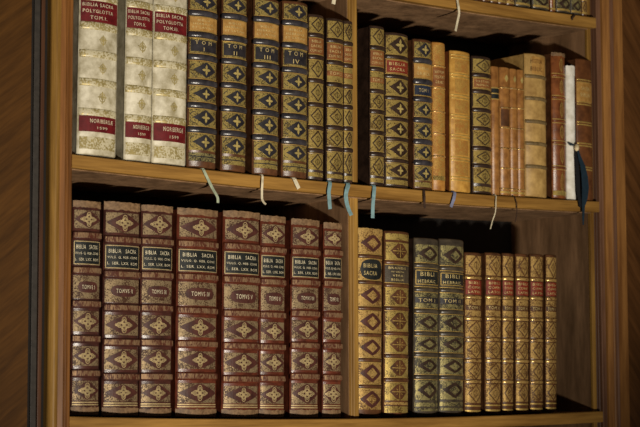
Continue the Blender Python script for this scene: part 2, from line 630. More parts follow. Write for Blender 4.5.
def ornament(sp, style, hv, panel, z, small=False):
    """the stamped centre-piece of one compartment, made once for every height"""
    U = sp.U
    key = (style, round(hv, 4))
    if key not in sp.cache:
        parts = []
        if style == 'arabesque':           # wide dark lozenge with interlaced gold loops
            parts.append(('lozenge', lozenge(sp, 0.90, hv * 1.02, 0.0008, 0.02, 0.85, 0.03), sp.inlay))
            r = hv * 0.98
            c0 = 0.02 * U
            ps = [(ellipse(c0, 0.45 * r, 0.26 * r, 0.38 * r), True), (ellipse(c0, -0.45 * r, 0.26 * r, 0.38 * r), True),
                  (ellipse(c0 + 0.48 * r, 0, 0.40 * r, 0.26 * r), True), (ellipse(c0 - 0.48 * r, 0, 0.40 * r, 0.26 * r), True),
                  (ellipse(c0, 0, 0.52 * r, 0.44 * r), True), (ellipse(c0, 0, 0.20 * r, 0.62 * r), True), (ellipse(c0, 0, 0.78 * r, 0.16 * r), True), (ellipse(c0 + 0.95 * r, 0, 0.10 * r, 0.10 * r, 6), True),
                  (ellipse(c0 - 0.95 * r, 0, 0.10 * r, 0.10 * r, 6), True), ([(c0, -0.25 * r), (c0, 0.25 * r)], False)]
            parts.append(('arabesque', sp.ribbons('arabesque', ps, 0.0016, 0.0012), 'gold_pale'))
        elif style == 'fleuron':           # dark diamond holding a four-petalled gold flower, curls in the corners
            parts.append(('lozenge', lozenge(sp, 0.76, hv * 1.04, 0.0008, 0.04, 1.05, 0.05), sp.inlay))
            c0 = 0.04 * U
            V, F = [], []
            for ex, ey, rx, ry in ((0, 0.33, 0.19, 0.34), (0, -0.33, 0.19, 0.34), (0.30, 0, 0.32, 0.19), (-0.30, 0, 0.32, 0.19), (0, 0, 0.28, 0.28)):
                pts = ellipse(c0 + ex * hv, ey * hv, rx * hv * 0.92, ry * hv * 0.92, 12)
                for q in range(12):                      # each petal narrows to a tip
                    if q % 3 == 0 and ((q in (0, 6)) == (rx > ry)):
                        pts[q] = (c0 + ex * hv + (pts[q][0] - c0 - ex * hv) * 1.2, ey * hv + (pts[q][1] - ey * hv) * 1.2)
                    elif q % 3:
                        pts[q] = (c0 + ex * hv + (pts[q][0] - c0 - ex * hv) * 0.86, ey * hv + (pts[q][1] - ey * hv) * 0.86)
                st = len(V)
                V += [sp.P(a, b, 0.0013 + (0.0002 if ex == ey else 0)) for a, b in pts]
                F.append(tuple(range(st, st + 12)))
            parts.append(('fleuron', mesh('fleuron', V, F), 'gold_fleuron'))
            for sx in (-1, 1):
                for sy in (-1, 1):
                    q = [(sx * U * (0.84 - 0.22 * t) , sy * hv * (0.30 + 0.55 * t + 0.10 * math.sin(5 * t))) for t in (0, 0.25, 0.5, 0.75, 1.0)]
                    parts.append(('corner_curl', sp.ribbons('corner_curl', [(q, False)], 0.0014, 0.0009), sp.inlay))
        elif style == 'outline':           # thin dark diamond drawn on the gold
            w, hh, c0 = 0.68 * U, hv * 1.0, 0.02 * U
            pth = subdiv([(c0 - w, 0), (c0, hh), (c0 + w, 0), (c0, -hh)], True, 0.003)
            parts.append(('diamond_outline', sp.ribbons('diamond_outline', [(pth, True)], 0.0026, 0.0008), sp.inlay))
            pth = ellipse(c0, 0, w * 0.35, hh * 0.35, 8)
            parts.append(('rosette', sp.ribbons('rosette', [(pth, True), ([(c0, -hh * 0.5), (c0, hh * 0.5)], False)], 0.0012, 0.0008), sp.inlay))
        elif style == 'ring':              # coloured diamond with a gold diamond inside it
            parts.append(('lozenge', lozenge(sp, 0.80, hv * 0.92, 0.0008, 0.02, 0.9, 0.04), sp.inlay))
            parts.append(('inner_diamond', lozenge(sp, 0.40, hv * 0.54, 0.0012, 0.02), sp.panel))
        elif style == 'cross':             # dark eight-sided field cut by a gold star
            parts.append(('lozenge', lozenge(sp, 0.66, hv * 1.25, 0.0008, 0.02, 1.0, 0.28), sp.inlay))
            c0 = 0.02 * U
            e, f = 0.5 * U, hv * 0.80
            ps = [(subdiv([(c0 - e, 0), (c0 + e, 0)], False, 0.004), False), ([(c0, -f), (c0, f)], False),
                  ([(c0 - e * .45, -f * .45), (c0 + e * .45, f * .45)], False), ([(c0 - e * .45, f * .45), (c0 + e * .45, -f * .45)], False)]
            parts.append(('star', sp.ribbons('star', ps, 0.0014, 0.0012), 'gold_line'))
        elif style == 'crest':             # small faded gold shield
            r = min(hv * 0.66, 0.015)
            c0 = 0.10 * U
            ps = [(ellipse(c0, 0, r * 0.55, r * 0.72), True), (ellipse(c0, 0.05 * r, r * 0.25, r * 0.38, 8), True),
                  ([(c0, -r), (c0, r)], False), (subdiv([(c0 - 0.85 * r, 0.1 * r), (c0 + 0.85 * r, 0.1 * r)], False, 0.003), False)]
            parts.append(('crest', sp.ribbons('crest', ps, 0.0019, 0.0006), 'gold_vellum'))
        elif style == 'chain':             # running gilt floral column
            ps = []
            k = max(3, int(hv * 2 / 0.009))
            for i in range(k):
                v = -hv * 0.9 + 1.8 * hv * i / (k - 1)
                ps.append((ellipse((0.12 if i % 2 else -0.12) * U, v, 0.22 * U, 0.0036, 8), True))
            parts.append(('floral_column', sp.ribbons('floral_column', ps, 0.0014, 0.0008), 'gold_line'))
        elif style == 'drop':              # slender upright gilt drop
            ps = [(ellipse(0.05 * U, 0, 0.20 * U, hv * 0.7, 12), True), ([(0.05 * U, -hv * 0.85), (0.05 * U, hv * 0.85)], False)]
            parts.append(('gilt_drop', sp.ribbons('gilt_drop', ps, 0.0016, 0.0008), 'gold_line'))
        elif style == 'tinydiamond':
            parts.append(('gilt_diamond', lozenge(sp, 0.36, hv * 0.5, 0.0008, 0.05), 'gold_fleuron'))
        sp.cache[key] = parts
    for nm, me, mt in sp.cache[key]:
        obj(nm, me, mt, panel, (0, 0, z))


def silk(parent, pts, width, mat, origin, name='ribbon_bookmark', thick=0.0008, widths=None):
    """a narrow ribbon through world points (x, y, z), made a part of its book"""
    V, F = [], []
    n = len(pts)
    for i, p in enumerate(pts):
        a = Vector(pts[max(0, i - 1)])
        b = Vector(pts[min(n - 1, i + 1)])
        t = (b - a).normalized()
        side = Vector((1, 0, 0)) - t * t.x
        side = side.normalized() * (widths[i] if widths else width) / 2
        nrm = t.cross(side).normalized() * thick / 2
        for s, q in ((-1, -1), (1, -1), (1, 1), (-1, 1)):
            V.append(Vector(p) + side * s + nrm * q - Vector(origin))
    for i in range(n - 1):
        a, b = 4 * i, 4 * i + 4
        for k in range(4):
            F.append((a + k, a + (k + 1) % 4, b + (k + 1) % 4, b + k))
    F += [(3, 2, 1, 0), (4 * n - 4, 4 * n - 3, 4 * n - 2, 4 * n - 1)]
    o = obj(name, mesh(name, V, F, solid=True), mat, parent)
    return o


FAM = {
    # alpha: roundness of the back in degrees; band = (height, bulge, material); comps from head to tail
    'vellum': dict(alpha=30, leather='vellum', board='vellum', band=(0.016, 0.0018, 'gilt_vellum'), panel=None, inlay='gold_vellum', depth=0.24),
    'navy': dict(alpha=38, leather='calf_brown', board='calf_brown', band=(0.0125, 0.0034, 'slate_band'), panel='gilt_navy', inlay='navy_leather', depth=0.24),
    'diamond': dict(alpha=40, leather='calf_dark', board='calf_dark', band=(0.0095, 0.0022, 'calf_dark'), panel='gilt_bright', inlay='calf_dark', depth=0.22),
    'quatre': dict(alpha=38, leather='calf_dark', board='calf_brown', band=(0.0085, 0.0022, 'calf_dark'), panel='gilt_bright', inlay='calf_dark', depth=0.22),
    'chain': dict(alpha=42, leather='calf_tan', board='calf_russet', band=(0.004, 0.0022, 'gilt_amber'), panel='gilt_calf', inlay='calf_russet', depth=0.2),
    'honey': dict(alpha=30, leather='calf_honey', board='calf_russet', band=(0.0030, 0.0007, 'gold_line'), panel=None, inlay='gilt_calf', depth=0.22),
    'smallcalf': dict(alpha=46, leather='calf_small', board='calf_russet', band=(0.0035, 0.0016, 'gilt_amber'), panel=None, inlay='calf_russet', depth=0.16),
    'thickvellum': dict(alpha=34, leather='vellum_tan', board='vellum_tan', band=(0.009, 0.0026, 'vellum_ridge'), panel=None, inlay='calf_tan', depth=0.24),
    'russet': dict(alpha=44, leather='calf_russet', board='calf_brown', band=(0.0045, 0.0022, 'calf_russet'), panel=None, inlay='gold_line', depth=0.23),
    'thinvellum': dict(alpha=52, leather='vellum_bright', board='vellum_bright', band=None, panel=None, inlay='gold_line', depth=0.2),
    'plainbrown': dict(alpha=22, leather='calf_chestnut', board='calf_brown', band=(0.0035, 0.0006, 'gold_line'), panel=None, inlay='gold_line', depth=0.22),
    'red': dict(alpha=27, leather='calf_red', board='calf_red', band=(0.0175, 0.0046, 'calf_red'), roll='gilt_roll_red', panel='gilt_red', inlay='plum_leather', depth=0.215),
    'reddark': dict(alpha=27, leather='calf_red_dark', board='calf_red_dark', band=(0.0175, 0.0046, 'calf_red_dark'), roll='gilt_roll_red', panel='gilt_red', inlay='plum_leather', depth=0.215),
    'ringred': dict(alpha=34, leather='calf_brown', board='calf_brown', band=(0.0080, 0.0022, 'calf_brown'), panel='gilt_amber', inlay='plum_leather', depth=0.2),
    'cross': dict(alpha=36, leather='calf_brown', board='calf_brown', band=(0.0085, 0.0024, 'calf_brown'), panel='gilt_bright', inlay='calf_brown', depth=0.2),
    'olive': dict(alpha=36, leather='calf_olive', board='calf_dark', band=(0.0095, 0.0026, 'calf_olive'), panel='gilt_olive', inlay='calf_dark', depth=0.2),
    'slim': dict(alpha=46, leather='calf_brown', board='calf_brown', band=(0.0075, 0.0018, 'gilt_amber'), panel='gilt_amber', inlay='calf_brown', depth=0.17),
}


def book(name, fam, x0, x1, zb, h, ys, lean, bands, comps, label, group=None, depth=None, caps=None):
    f = FAM[fam]
    w = x1 - x0
    sp = Spine(w - 0.0008, f['alpha'])
    sp.cache = {}
    sp.inlay = f['inlay']
    sp.panel = f['panel'] or 'gold_fleuron'
    zb += w / 2 * abs(math.sin(lean)) + 0.0004      # the low corner just rests on the shelf
    root = empty(name, ((x0 + x1) / 2, ys, zb), label, 'book', group, lean)
    root['h'] = h
    D = depth or f['depth']
    bt = min(0.0035, w * 0.12)
    # boards, leaves, back
    V, F = box_vf(-w / 2 + 0.0004, -w / 2 + bt, 0.003, D, 0.0, h - 0.002, 0.0007)
    bm = mesh('cover_board', V, F)
    obj('cover_board', bm, f['board'], root)
    obj('cover_board', bm, f['board'], root, (w - bt - 0.0004, 0, 0))
    V, F = box_vf(-w / 2 + bt, w / 2 - bt, 0.004, D - 0.005, 0.004, h - 0.007)
    obj('page_block', mesh('page_block', V, F), 'paper_red' if fam == 'vellum' else 'paper', root)
    c = min(0.004, w * 0.08)
    obj('spine', sp.hull([(0.0015, -c * 0.5), (0.0015 + c * 0.6, 0), (h - c, 0), (h - c * 0.3, -c * 0.2), (h, -c * 0.8)], 'spine'), f['leather'], root)
    # raised bands
    bh = 0.0
    if f['band'] and bands:
        bh, bb, bmat = f['band']
        prof = [(-0.5, -0.0006), (-0.44, bb * 0.5), (-0.28, bb * 0.9), (0, bb), (0.28, bb * 0.9), (0.44, bb * 0.5), (0.5, -0.0006)]
        me = sp.hull([(bh * a, d) for a, d in prof], 'raised_band', 0.92 if w < 0.06 else 0.95)
        roll = sp.patch('gilt_roll', 0.92, -bh * 0.28, bh * 0.28, bb + 0.0005) if f.get('roll') else None
        for z in bands:
            b = obj('raised_band', me, bmat, root, (0, 0, z))
            if roll:
                obj('gilt_roll', roll, f['roll'], b)
        if fam in ('navy', 'diamond', 'quatre', 'olive', 'ringred', 'cross'):
            # a fine gold fillet above and below every band
            e = bh / 2 + 0.0011
            ln = [sp.patch('gold_fillet', 0.95, s * e - 0.0006, s * e + 0.0006, 0.0010) for s in (-1, 1)]
            for z in bands:
                for q in ln:
                    obj('gold_fillet', q, 'gold_line', root, (0, 0, z))
    # compartments
    edges = [h - 0.001] + list(bands) + [0.002]
    pcache = {}
    for i in range(len(edges) - 1):
        if i >= len(comps) or comps[i] is None:
            continue
        cp = comps[i]
        top = edges[i] - (bh / 2 if i else 0.004)
        bot = edges[i + 1] + (bh / 2 if i < len(edges) - 2 else 0.002)
        zc, hv = (top + bot) / 2, (top - bot) / 2
        kind = cp[0]
        if kind == 'orn':
            cap_top = cp[2] if len(cp) > 2 else 0.0
            cap_bot = cp[3] if len(cp) > 3 else 0.0
            top -= cap_top
            bot += cap_bot
            zc, hv = (top + bot) / 2, (top - bot) / 2
            host = root
            if f['panel']:
                k = round(hv, 3)
                if k not in pcache:
                    pcache[k] = sp.patch('tooled_panel', 0.90, -k + 0.0022, k - 0.0022, 0.0005)
                host = obj('tooled_panel', pcache[k], f['panel'], root, (0, 0, zc))
                ornament(sp, cp[1], round(hv - 0.003, 3), host, 0.0)
            else:
                ornament(sp, cp[1], round(hv - 0.003, 3), root, zc)
        elif kind == 'label':
            _, mat, lines, tmat = cp[:4]
            opt = cp[4] if len(cp) > 4 else {}
            fu = opt.get('fu', 0.92)
            a = opt.get('z0', bot + 0.002)
            b = opt.get('z1', top - 0.002)
            if opt.get('ground'):
                obj('tooled_panel', sp.patch('tooled_panel', 0.92, bot + 0.0015, top - 0.0015, 0.0004), opt['ground'], root)
            oval = opt.get('oval')
            if oval:
                zz, hh = (a + b) / 2, (b - a) / 2
                us = [sp.U * fu * (-1 + 2 * q / 16) + 0.04 * sp.U for q in range(17)]

                def rise(u):
                    t = min(1.0, abs(u - 0.04 * sp.U) / (sp.U * fu))
                    return hh * (max(0.0, 1 - t ** oval) ** (1 / oval)) + 1e-5
                me = sp.columns('title_label', us, lambda u: zz - rise(u), lambda u: zz + rise(u), 0.0009)
            else:
                me = sp.patch('title_label', fu, a, b, 0.0009, fu0=opt.get('fu0'))
            lab = obj('title_label', me, mat, root)
            if opt.get('frame'):
                m_ = 0.0014
                pth = subdiv([(-sp.U * fu + m_, a + m_), (sp.U * fu - m_, a + m_), (sp.U * fu - m_, b - m_), (-sp.U * fu + m_, b - m_)], True, 0.005)
                obj('gold_frame', sp.ribbons('gold_frame', [(pth, True)], 0.0016, 0.0013), opt['frame'], lab)
            if lines:
                pad = (b - a) * opt.get('pad', 0.14)
                obj('lettering', lettering(sp, lines, fu * opt.get('tw', 0.80), a + pad, b - pad, 0.0013, opt.get('shift', -0.13)), tmat, lab)
        elif kind == 'lines':               # tail with plain gold fillets
            for q, zz in enumerate(cp[1]):
                obj('gold_fillet', sp.patch('gold_fillet', 0.94, zz - 0.0010, zz + 0.0010, 0.0007), 'gold_line', root)
    # rubbed, torn leather at head and tail
    if caps:
        rnd = random.Random(name + label)
        for part, z0_, z1_, mat_ in caps:
            n = 18
            us = [sp.U * 0.99 * (-1 + 2 * q / n) for q in range(n + 1)]
            jl = [rnd.uniform(-0.0014, 0.0014) for _ in us]
            jh = [rnd.uniform(-0.0008, 0.0010) for _ in us]
            il = {u: a for u, a in zip(us, jl)}
            ih = {u: a for u, a in zip(us, jh)}
            if part == 'head_cap':
                me = sp.columns(part, us, lambda u: z0_ + il[u], lambda u: z1_ + ih[u], 0.0010, -0.0012)
            else:
                me = sp.columns(part, us, lambda u: z0_, lambda u: z1_ + il[u], 0.0010)
            obj(part, me, mat_, root)
    root.pop('h', None)
    return root, sp


# ------------------------------------------------------------------ upper shelf, left of the divider
YU, YL = 0.008, 0.042
BK = {}
WG = 'white polyglot volumes on the middle shelf'
for k, x0, x1, zb, h, bz, num, lab in (
    ('A1', 0.0105, 0.0993, 0.4997, 0.3597, [0.3103, 0.2540, 0.1990, 0.1430, 0.0844], 'TOM.I.', 'thick white vellum folio, red labels, TOM.I., next to the left stile'),
    ('A2', 0.1177, 0.1820, 0.4970, 0.3625, [0.3122, 0.2570, 0.1990, 0.1431, 0.0845], 'TOM.II.', 'white vellum folio, red labels, TOM.II., thinnest of the three white ones'),
    ('A3', 0.1831, 0.2650, 0.4955, 0.3613, [0.3135, 0.2577, 0.2010, 0.1435, 0.0892], 'TOM.III.', 'white vellum folio, red labels, TOM.III., touching the first dark gilt folio')):
    comps = [('orn', 'crest'),
             ('label', 'red_label', [('BIBLIA SACRA', 1, 0.92), ('POLYGLOTTA', 1, 0.90), (num, 1, 0.5)], 'letter_pale', dict(z0=bz[1] + 0.0075, z1=bz[0] - 0.0065, fu=0.93, tw=0.86, pad=0.12)),
             ('orn', 'crest'), ('orn', 'crest'), ('orn', 'crest'),
             ('label', 'red_label', [('NORIBERGÆ', 1, 0.78), ('1599', 0.65, 0.34)], 'letter_pale', dict(z0=0.046, z1=bz[4] - 0.0075, fu=0.93, pad=0.18, shift=0.12))]
    b, sp = book('vellum_folio', 'vellum', x0, x1, zb, h, YU, 0.010, bz, comps, lab, WG)
    obj('tooled_panel', sp.patch('tooled_panel', 0.90, 0.012, 0.036, 0.0004), 'gilt_vellum', b)
    BK[k] = b

NG = 'navy banded gilt folios'
for k, x0, x1, zb, h, bz, num, lab in (
    ('A4', 0.2674, 0.3392, 0.4939, 0.3637, [0.3163, 0.2721, 0.2259, 0.1747, 0.1277, 0.0778], 'I', 'gilt folio with dark bands, rubbed tail, beside the white TOM.III.'),
    ('A5', 0.3504, 0.4144, 0.4926, 0.3676, [0.3216, 0.2757, 0.2279, 0.1781, 0.1294, 0.0788], 'II', 'gilt folio with dark bands, second of four from the white books'),
    ('A6', 0.4310, 0.4983, 0.4916, 0.3730, [0.3265, 0.2789, 0.2294, 0.1800, 0.1307, 0.0784], 'III', 'gilt folio with dark bands, third of four, cream ribbon below'),
    ('A7', 0.5067, 0.5748, 0.4909, 0.3763, [0.3291, 0.2810, 0.2288, 0.1798, 0.1300, 0.0771], 'IV', 'gilt folio with dark bands, beside the smaller diamond-tooled books')):
    comps = [('orn', 'fleuron'),
             ('label', 'tan_label', [('BIBLIA', 1, 0.62), ('HEBRAICA', 1, 0.86), ('ET LATINA', 1, 0.9)], 'letter_gold', dict(fu=0.92, pad=0.16)),
             ('label', 'navy_leather', [('T O M', 1, 0.72), (num, 1, 0.10 + 0.10 * len(num))], 'letter_gold', dict(ground='gilt_navy', z0=bz[2] + 0.0115, z1=bz[1] - 0.0115, fu=0.86, pad=0.06)),
             ('orn', 'fleuron'), ('orn', 'fleuron'), ('orn', 'fleuron'), ('orn', 'fleuron', 0.0, 0.030)]
    b, sp = book('gilt_folio', 'navy', x0, x1, zb, h, YU, 0.010, bz, comps, lab, NG)
    obj('tooled_panel', sp.patch('tooled_panel', 0.90, 0.014, 0.031, 0.0005), 'gilt_olive' if k == 'A4' else 'gilt_navy', b)
    obj('gold_fillet', sp.patch('gold_fillet', 0.90, 0.0225, 0.0245, 0.0008), 'navy_leather', b)
    BK[k] = b

DG = 'diamond tooled gilt volumes either side of the divider'
for k, x0, x1, zb, h, bz, num, lab in (
    ('A8', 0.5764, 0.6191, 0.4904, 0.3569, [0.3115, 0.2640, 0.2134, 0.1619, 0.1127, 0.0636], None, 'gilt diamond-tooled book beside the four dark-banded folios'),
    ('A9', 0.6265, 0.6735, 0.4902, 0.3548, [0.3058, 0.2580, 0.2103, 0.1648, 0.1174, 0.0711], 'TOM.I', 'gilt diamond-tooled book, middle one of three left of the divider'),
    ('A10', 0.6751, 0.7005, 0.4900, 0.3551, [0.3046, 0.2565, 0.2106, 0.1660, 0.1193, 0.0726], 'TOM.II', 'narrow gilt diamond-tooled book standing against the divider'),
    ('B1', 0.7479, 0.7894, 0.4901, 0.3531, [0.3043, 0.2567, 0.2082, 0.1630, 0.1169, 0.0697], 'TOM.III', 'gilt diamond-tooled book just right of the divider, dark side showing')):
    third = ('orn', 'outline') if num is None else ('label', 'rust_label', [(num, 1, 0.8)], 'letter_gold', dict(ground='gilt_bright', z0=(bz[1] + bz[2]) / 2 - 0.0055, z1=(bz[1] + bz[2]) / 2 + 0.0055, fu=0.92, pad=0.2))
    comps = [('orn', 'outline'),
             ('label', 'rust_label', [('BIBLIA', 1, 0.7), ('SACRA', 1, 0.8), ('CUM NOT', 1, 0.9)], 'letter_gold', dict(fu=0.92, pad=0.12)),
             third, ('orn', 'outline'), ('orn', 'outline'), ('orn', 'outline'), ('orn', 'outline', 0.0, 0.016)]
    b, sp = book('gilt_octavo', 'diamond', x0, x1, zb, h, YU, 0.010 if k != 'A10' else 0.006, bz, comps, lab, DG)
    obj('tooled_panel', sp.patch('tooled_panel', 0.90, 0.008, 0.017, 0.0005), 'gilt_bright', b)
    BK[k] = b

# ------------------------------------------------------------------ upper shelf, right of the divider
LN = 0.008
comps = [('orn', 'fleuron'), ('label', 'brick_label', [('BIBLIA', 1, 0.8), ('SACRA', 1, 0.74)], 'letter_gold', dict(fu=0.93, frame='gold_line', pad=0.2))] + [('orn', 'fleuron')] * 4 + [('orn', 'fleuron', 0, 0.016)]
BK['B2'], _ = book('gilt_quarto', 'quatre', 0.7908, 0.8599, 0.4904, 0.3432, YU, LN, [0.2885, 0.2450, 0.1972, 0.1507, 0.1064, 0.0589], comps, 'wide gilt quarto with red label reading BIBLIA SACRA')
comps = [('orn', 'fleuron'), ('label', 'tan_label', [('BIBLIA', 1, 0.7), ('GRÆCA', 1, 0.8)], 'letter_gold', dict(pad=0.2)),
         ('label', 'blue_label', [('TOM I', 1, 0.6)], 'letter_gold', dict(ground='gilt_navy', fu=0.88, pad=0.3, z0=0.2115, z1=0.2325))] + [('orn', 'fleuron')] * 3 + [('orn', 'fleuron', 0, 0.014)]
BK['B3'], _ = book('gilt_quarto', 'navy', 0.8746, 0.9301, 0.4909, 0.3377, YU, LN, [0.2891, 0.2417, 0.2023, 0.1552, 0.1070, 0.0601], comps, 'dark gilt quarto with tan label above a small blue one')
comps = [('orn', 'chain'), ('label', 'rust_label', [('NOVUM', 1, 0.8), ('TESTAM', 1, 0.9), ('GRÆC', 1, 0.7)], 'letter_gold', dict(pad=0.15))] + [('orn', 'chain')] * 3 + [('orn', 'chain', 0, 0.028)]
BK['B4'], sp = book('calf_octavo', 'chain', 0.9318, 0.9706, 0.4913, 0.3367, YU, LN, [0.2821, 0.2321, 0.1788, 0.1291, 0.0784], comps, 'tan calf book with running gilt floral tooling and rust label')
obj('gold_fillet', sp.patch('gold_fillet', 0.94, 0.024, 0.034, 0.0007), 'gilt_bright', BK['B4'])
bz = [0.3094, 0.2658, 0.2177, 0.1720, 0.1264, 0.0764, 0.0310]
BK['B5'], sp = book('calf_quarto', 'honey', 0.9852, 1.0475, 0.4922, 0.3231, YU, LN, [z + d for z in bz for d in (0.0035, -0.0035)], [], 'flat-backed honey calf quarto with paired gilt lines and no label')
for i in range(6):
    a, b2 = bz[i + 1] + 0.008, bz[i] - 0.008
    o = obj('tooled_panel', sp.patch('tooled_panel', 0.62, -(b2 - a) / 2, (b2 - a) / 2, 0.0004), 'gilt_calf', BK['B5'], (0, 0, (a + b2) / 2))
comps = [('orn', 'outline'), ('label', 'rust_label', [('TESTAM', 1, 0.8), ('NOVUM', 1, 0.7)], 'letter_gold', dict(frame='gold_line', pad=0.24))] + [('orn', 'outline')] * 4 + [('orn', 'outline', 0, 0.018)]
BK['B6'], sp = book('gilt_quarto', 'diamond', 1.0528, 1.1129, 0.4931, 0.3171, YU, LN, [0.2730, 0.2349, 0.1921, 0.1495, 0.1047, 0.0646], comps, 'dark gilt diamond-tooled quarto beside the flat honey calf book')
BK['B7'], sp = book('calf_octavo', 'smallcalf', 1.1141, 1.1389, 0.4935, 0.2992, YU, LN, [], [], 'narrow plain tan calf book with one small black label', 'small calf octavos in front of the thick tan vellum book')
o = obj('title_label', sp.patch('title_label', 0.96, 0.222, 0.249, 0.0008), 'black_label', BK['B7'])
for z in (0.2225, 0.2355, 0.2485):
    obj('gold_fillet', sp.patch('gold_fillet', 0.96, z - 0.0012, z + 0.0012, 0.0012), 'gold_line', o)
for k, x0, x1, zb, h, bz, lab in (
    ('B8', 1.1405, 1.1723, 0.4941, 0.2994, [0.2513, 0.2046, 0.1579, 0.1103, 0.0638, 0.0164], 'small tan calf book with olive patch, beside the black-labelled narrow one'),
    ('B9', 1.1736, 1.1970, 0.4946, 0.2987, [0.2517, 0.2059, 0.1579, 0.1111, 0.0645, 0.0168], 'slim tan calf book, middle one of three gilt-banded small octavos'),
    ('B10', 1.1979, 1.2198, 0.4950, 0.2985, [0.2513, 0.2065, 0.1584, 0.1115, 0.0647, 0.0168], 'slimmest calf octavo, pressed against the thick tan vellum book')):
    comps = [('orn', 'tinydiamond'), None, ('label', 'calf_brown', None, None, dict(fu=0.8))]
    if k != 'B8':
        comps = comps[:2]
    BK[k], sp = book('calf_octavo', 'smallcalf', x0, x1, zb, h, YU, LN, bz, comps, lab, 'small calf octavos in front of the thick tan vellum book')
    obj('gold_fillet', sp.patch('gold_fillet', 0.95, 0.006, 0.011, 0.0008), 'gold_line', BK[k])
comps = [('label', 'tan_label', [('HISTOR', 1, 0.8), ('BIBLIC', 1, 0.8)], 'calf_brown', dict(fu=0.72, pad=0.16, fu0=-0.5))]
BK['B11'], _ = book('vellum_quarto', 'thickvellum', 1.2217, 1.2925, 0.4965, 0.3387, YU, LN, [0.2841, 0.2319, 0.1775, 0.1256, 0.0715], comps, 'thick tan vellum quarto with grey ridges across its spine')
comps = [('orn', 'drop')] * 6
BK['B12'], sp = book('calf_quarto', 'russet', 1.3109, 1.3579, 0.4981, 0.3479, YU, LN, [0.2937, 0.2409, 0.1847, 0.1333, 0.0738], comps, 'glossy russet calf book with gilt drops, tallest near the shelf end',
                     caps=[('head_cap', 0.341, 0.3485, 'calf_worn')])
for z in [0.2937, 0.2409, 0.1847, 0.1333, 0.0738]:
    for s in (-1, 1):
        obj('gold_fillet', sp.patch('gold_fillet', 0.94, z + s * 0.0045 - 0.0008, z + s * 0.0045 + 0.0008, 0.0008), 'gold_line', BK['B12'])
obj('gold_fillet', sp.patch('gold_fillet', 0.94, 0.008, 0.019, 0.0008), 'gilt_bright', BK['B12'])
BK['B13'], _ = book('vellum_octavo', 'thinvellum', 1.3599, 1.3907, 0.4989, 0.3180, YU, LN, [], [], 'thin white vellum book closed with a dark teal ribbon tie',
                    caps=[('head_cap', 0.300, 0.3215, 'vellum_bright')])
x14 = (1.3955, 1.4500)
comps = [None, ('label', 'tan_label', [('SACRA', 1, 0.7), ('BIBLIA', 1, 0.8)], 'letter_gold', dict(fu=0.96, pad=0.2))]
bz = [0.2879, 0.2341, 0.1853, 0.1342, 0.0772]
BK['B14'], _ = book('calf_quarto', 'plainbrown', x14[0], x14[1], 0.5003, 0.3418, YU, 0.004, [z + d for z in bz for d in (0.003, -0.003)], [], 'brown flat-backed calf book at the far end beside the side panel')
spx = Spine(x14[1] - x14[0] - 0.0008, 22)
o = obj('title_label', spx.patch('title_label', 0.96, 0.2380, 0.2840, 0.0009), 'tan_label', BK['B14'])
obj('lettering', lettering(spx, [('SACRA', 1, 0.7), ('BIBLIA', 1, 0.8)], 0.7, 0.250, 0.274, 0.0013), 'letter_gold', o)

# ------------------------------------------------------------------ lower shelf, left: eight red folios
RG = 'red calf folio set on the lower shelf'
NUM = ['I', 'II', 'III', 'IV', 'V', 'VI', 'VII', 'VIII']
RED = [
    ('C1', 0.0228, 0.0865, -0.0007, 0.4155, 0.0021, [0.3492, 0.2813, 0.2165, 0.1490, 0.0827]),
    ('C2', 0.0928, 0.1778, -0.0025, 0.4162, 0.0037, [0.3461, 0.2783, 0.2127, 0.1453, 0.0781]),
    ('C3', 0.1793, 0.2557, -0.0045, 0.4204, 0.0054, [0.3484, 0.2816, 0.2160, 0.1477, 0.0806]),
    ('C4', 0.2649, 0.3661, -0.0062, 0.4206, 0.0073, [0.3496, 0.2828, 0.2152, 0.1478, 0.0837]),
    ('C5', 0.3780, 0.4726, -0.0080, 0.4240, 0.0096, [0.3516, 0.2836, 0.2138, 0.1473, 0.0799]),
    ('C6', 0.4735, 0.5399, -0.0091, 0.4209, 0.0112, [0.3496, 0.2828, 0.2140, 0.1476, 0.0824]),
    ('C7', 0.5540, 0.6306, -0.0097, 0.4190, 0.0129, [0.3499, 0.2853, 0.2199, 0.1526, 0.0876]),
    ('C8', 0.6411, 0.6924, -0.0101, 0.4164, 0.0144, [0.3530, 0.2865, 0.2192, 0.1532, 0.0863])]
EXTRA = ['beside the left stile', 'with torn pale leather at its head', 'between TOMVS II and IV', 'thickest of the red set', 'after the thickest red one', 'narrow, touching TOMVS V', 'standing apart from TOMVS VI', 'narrowest, next to the divider']
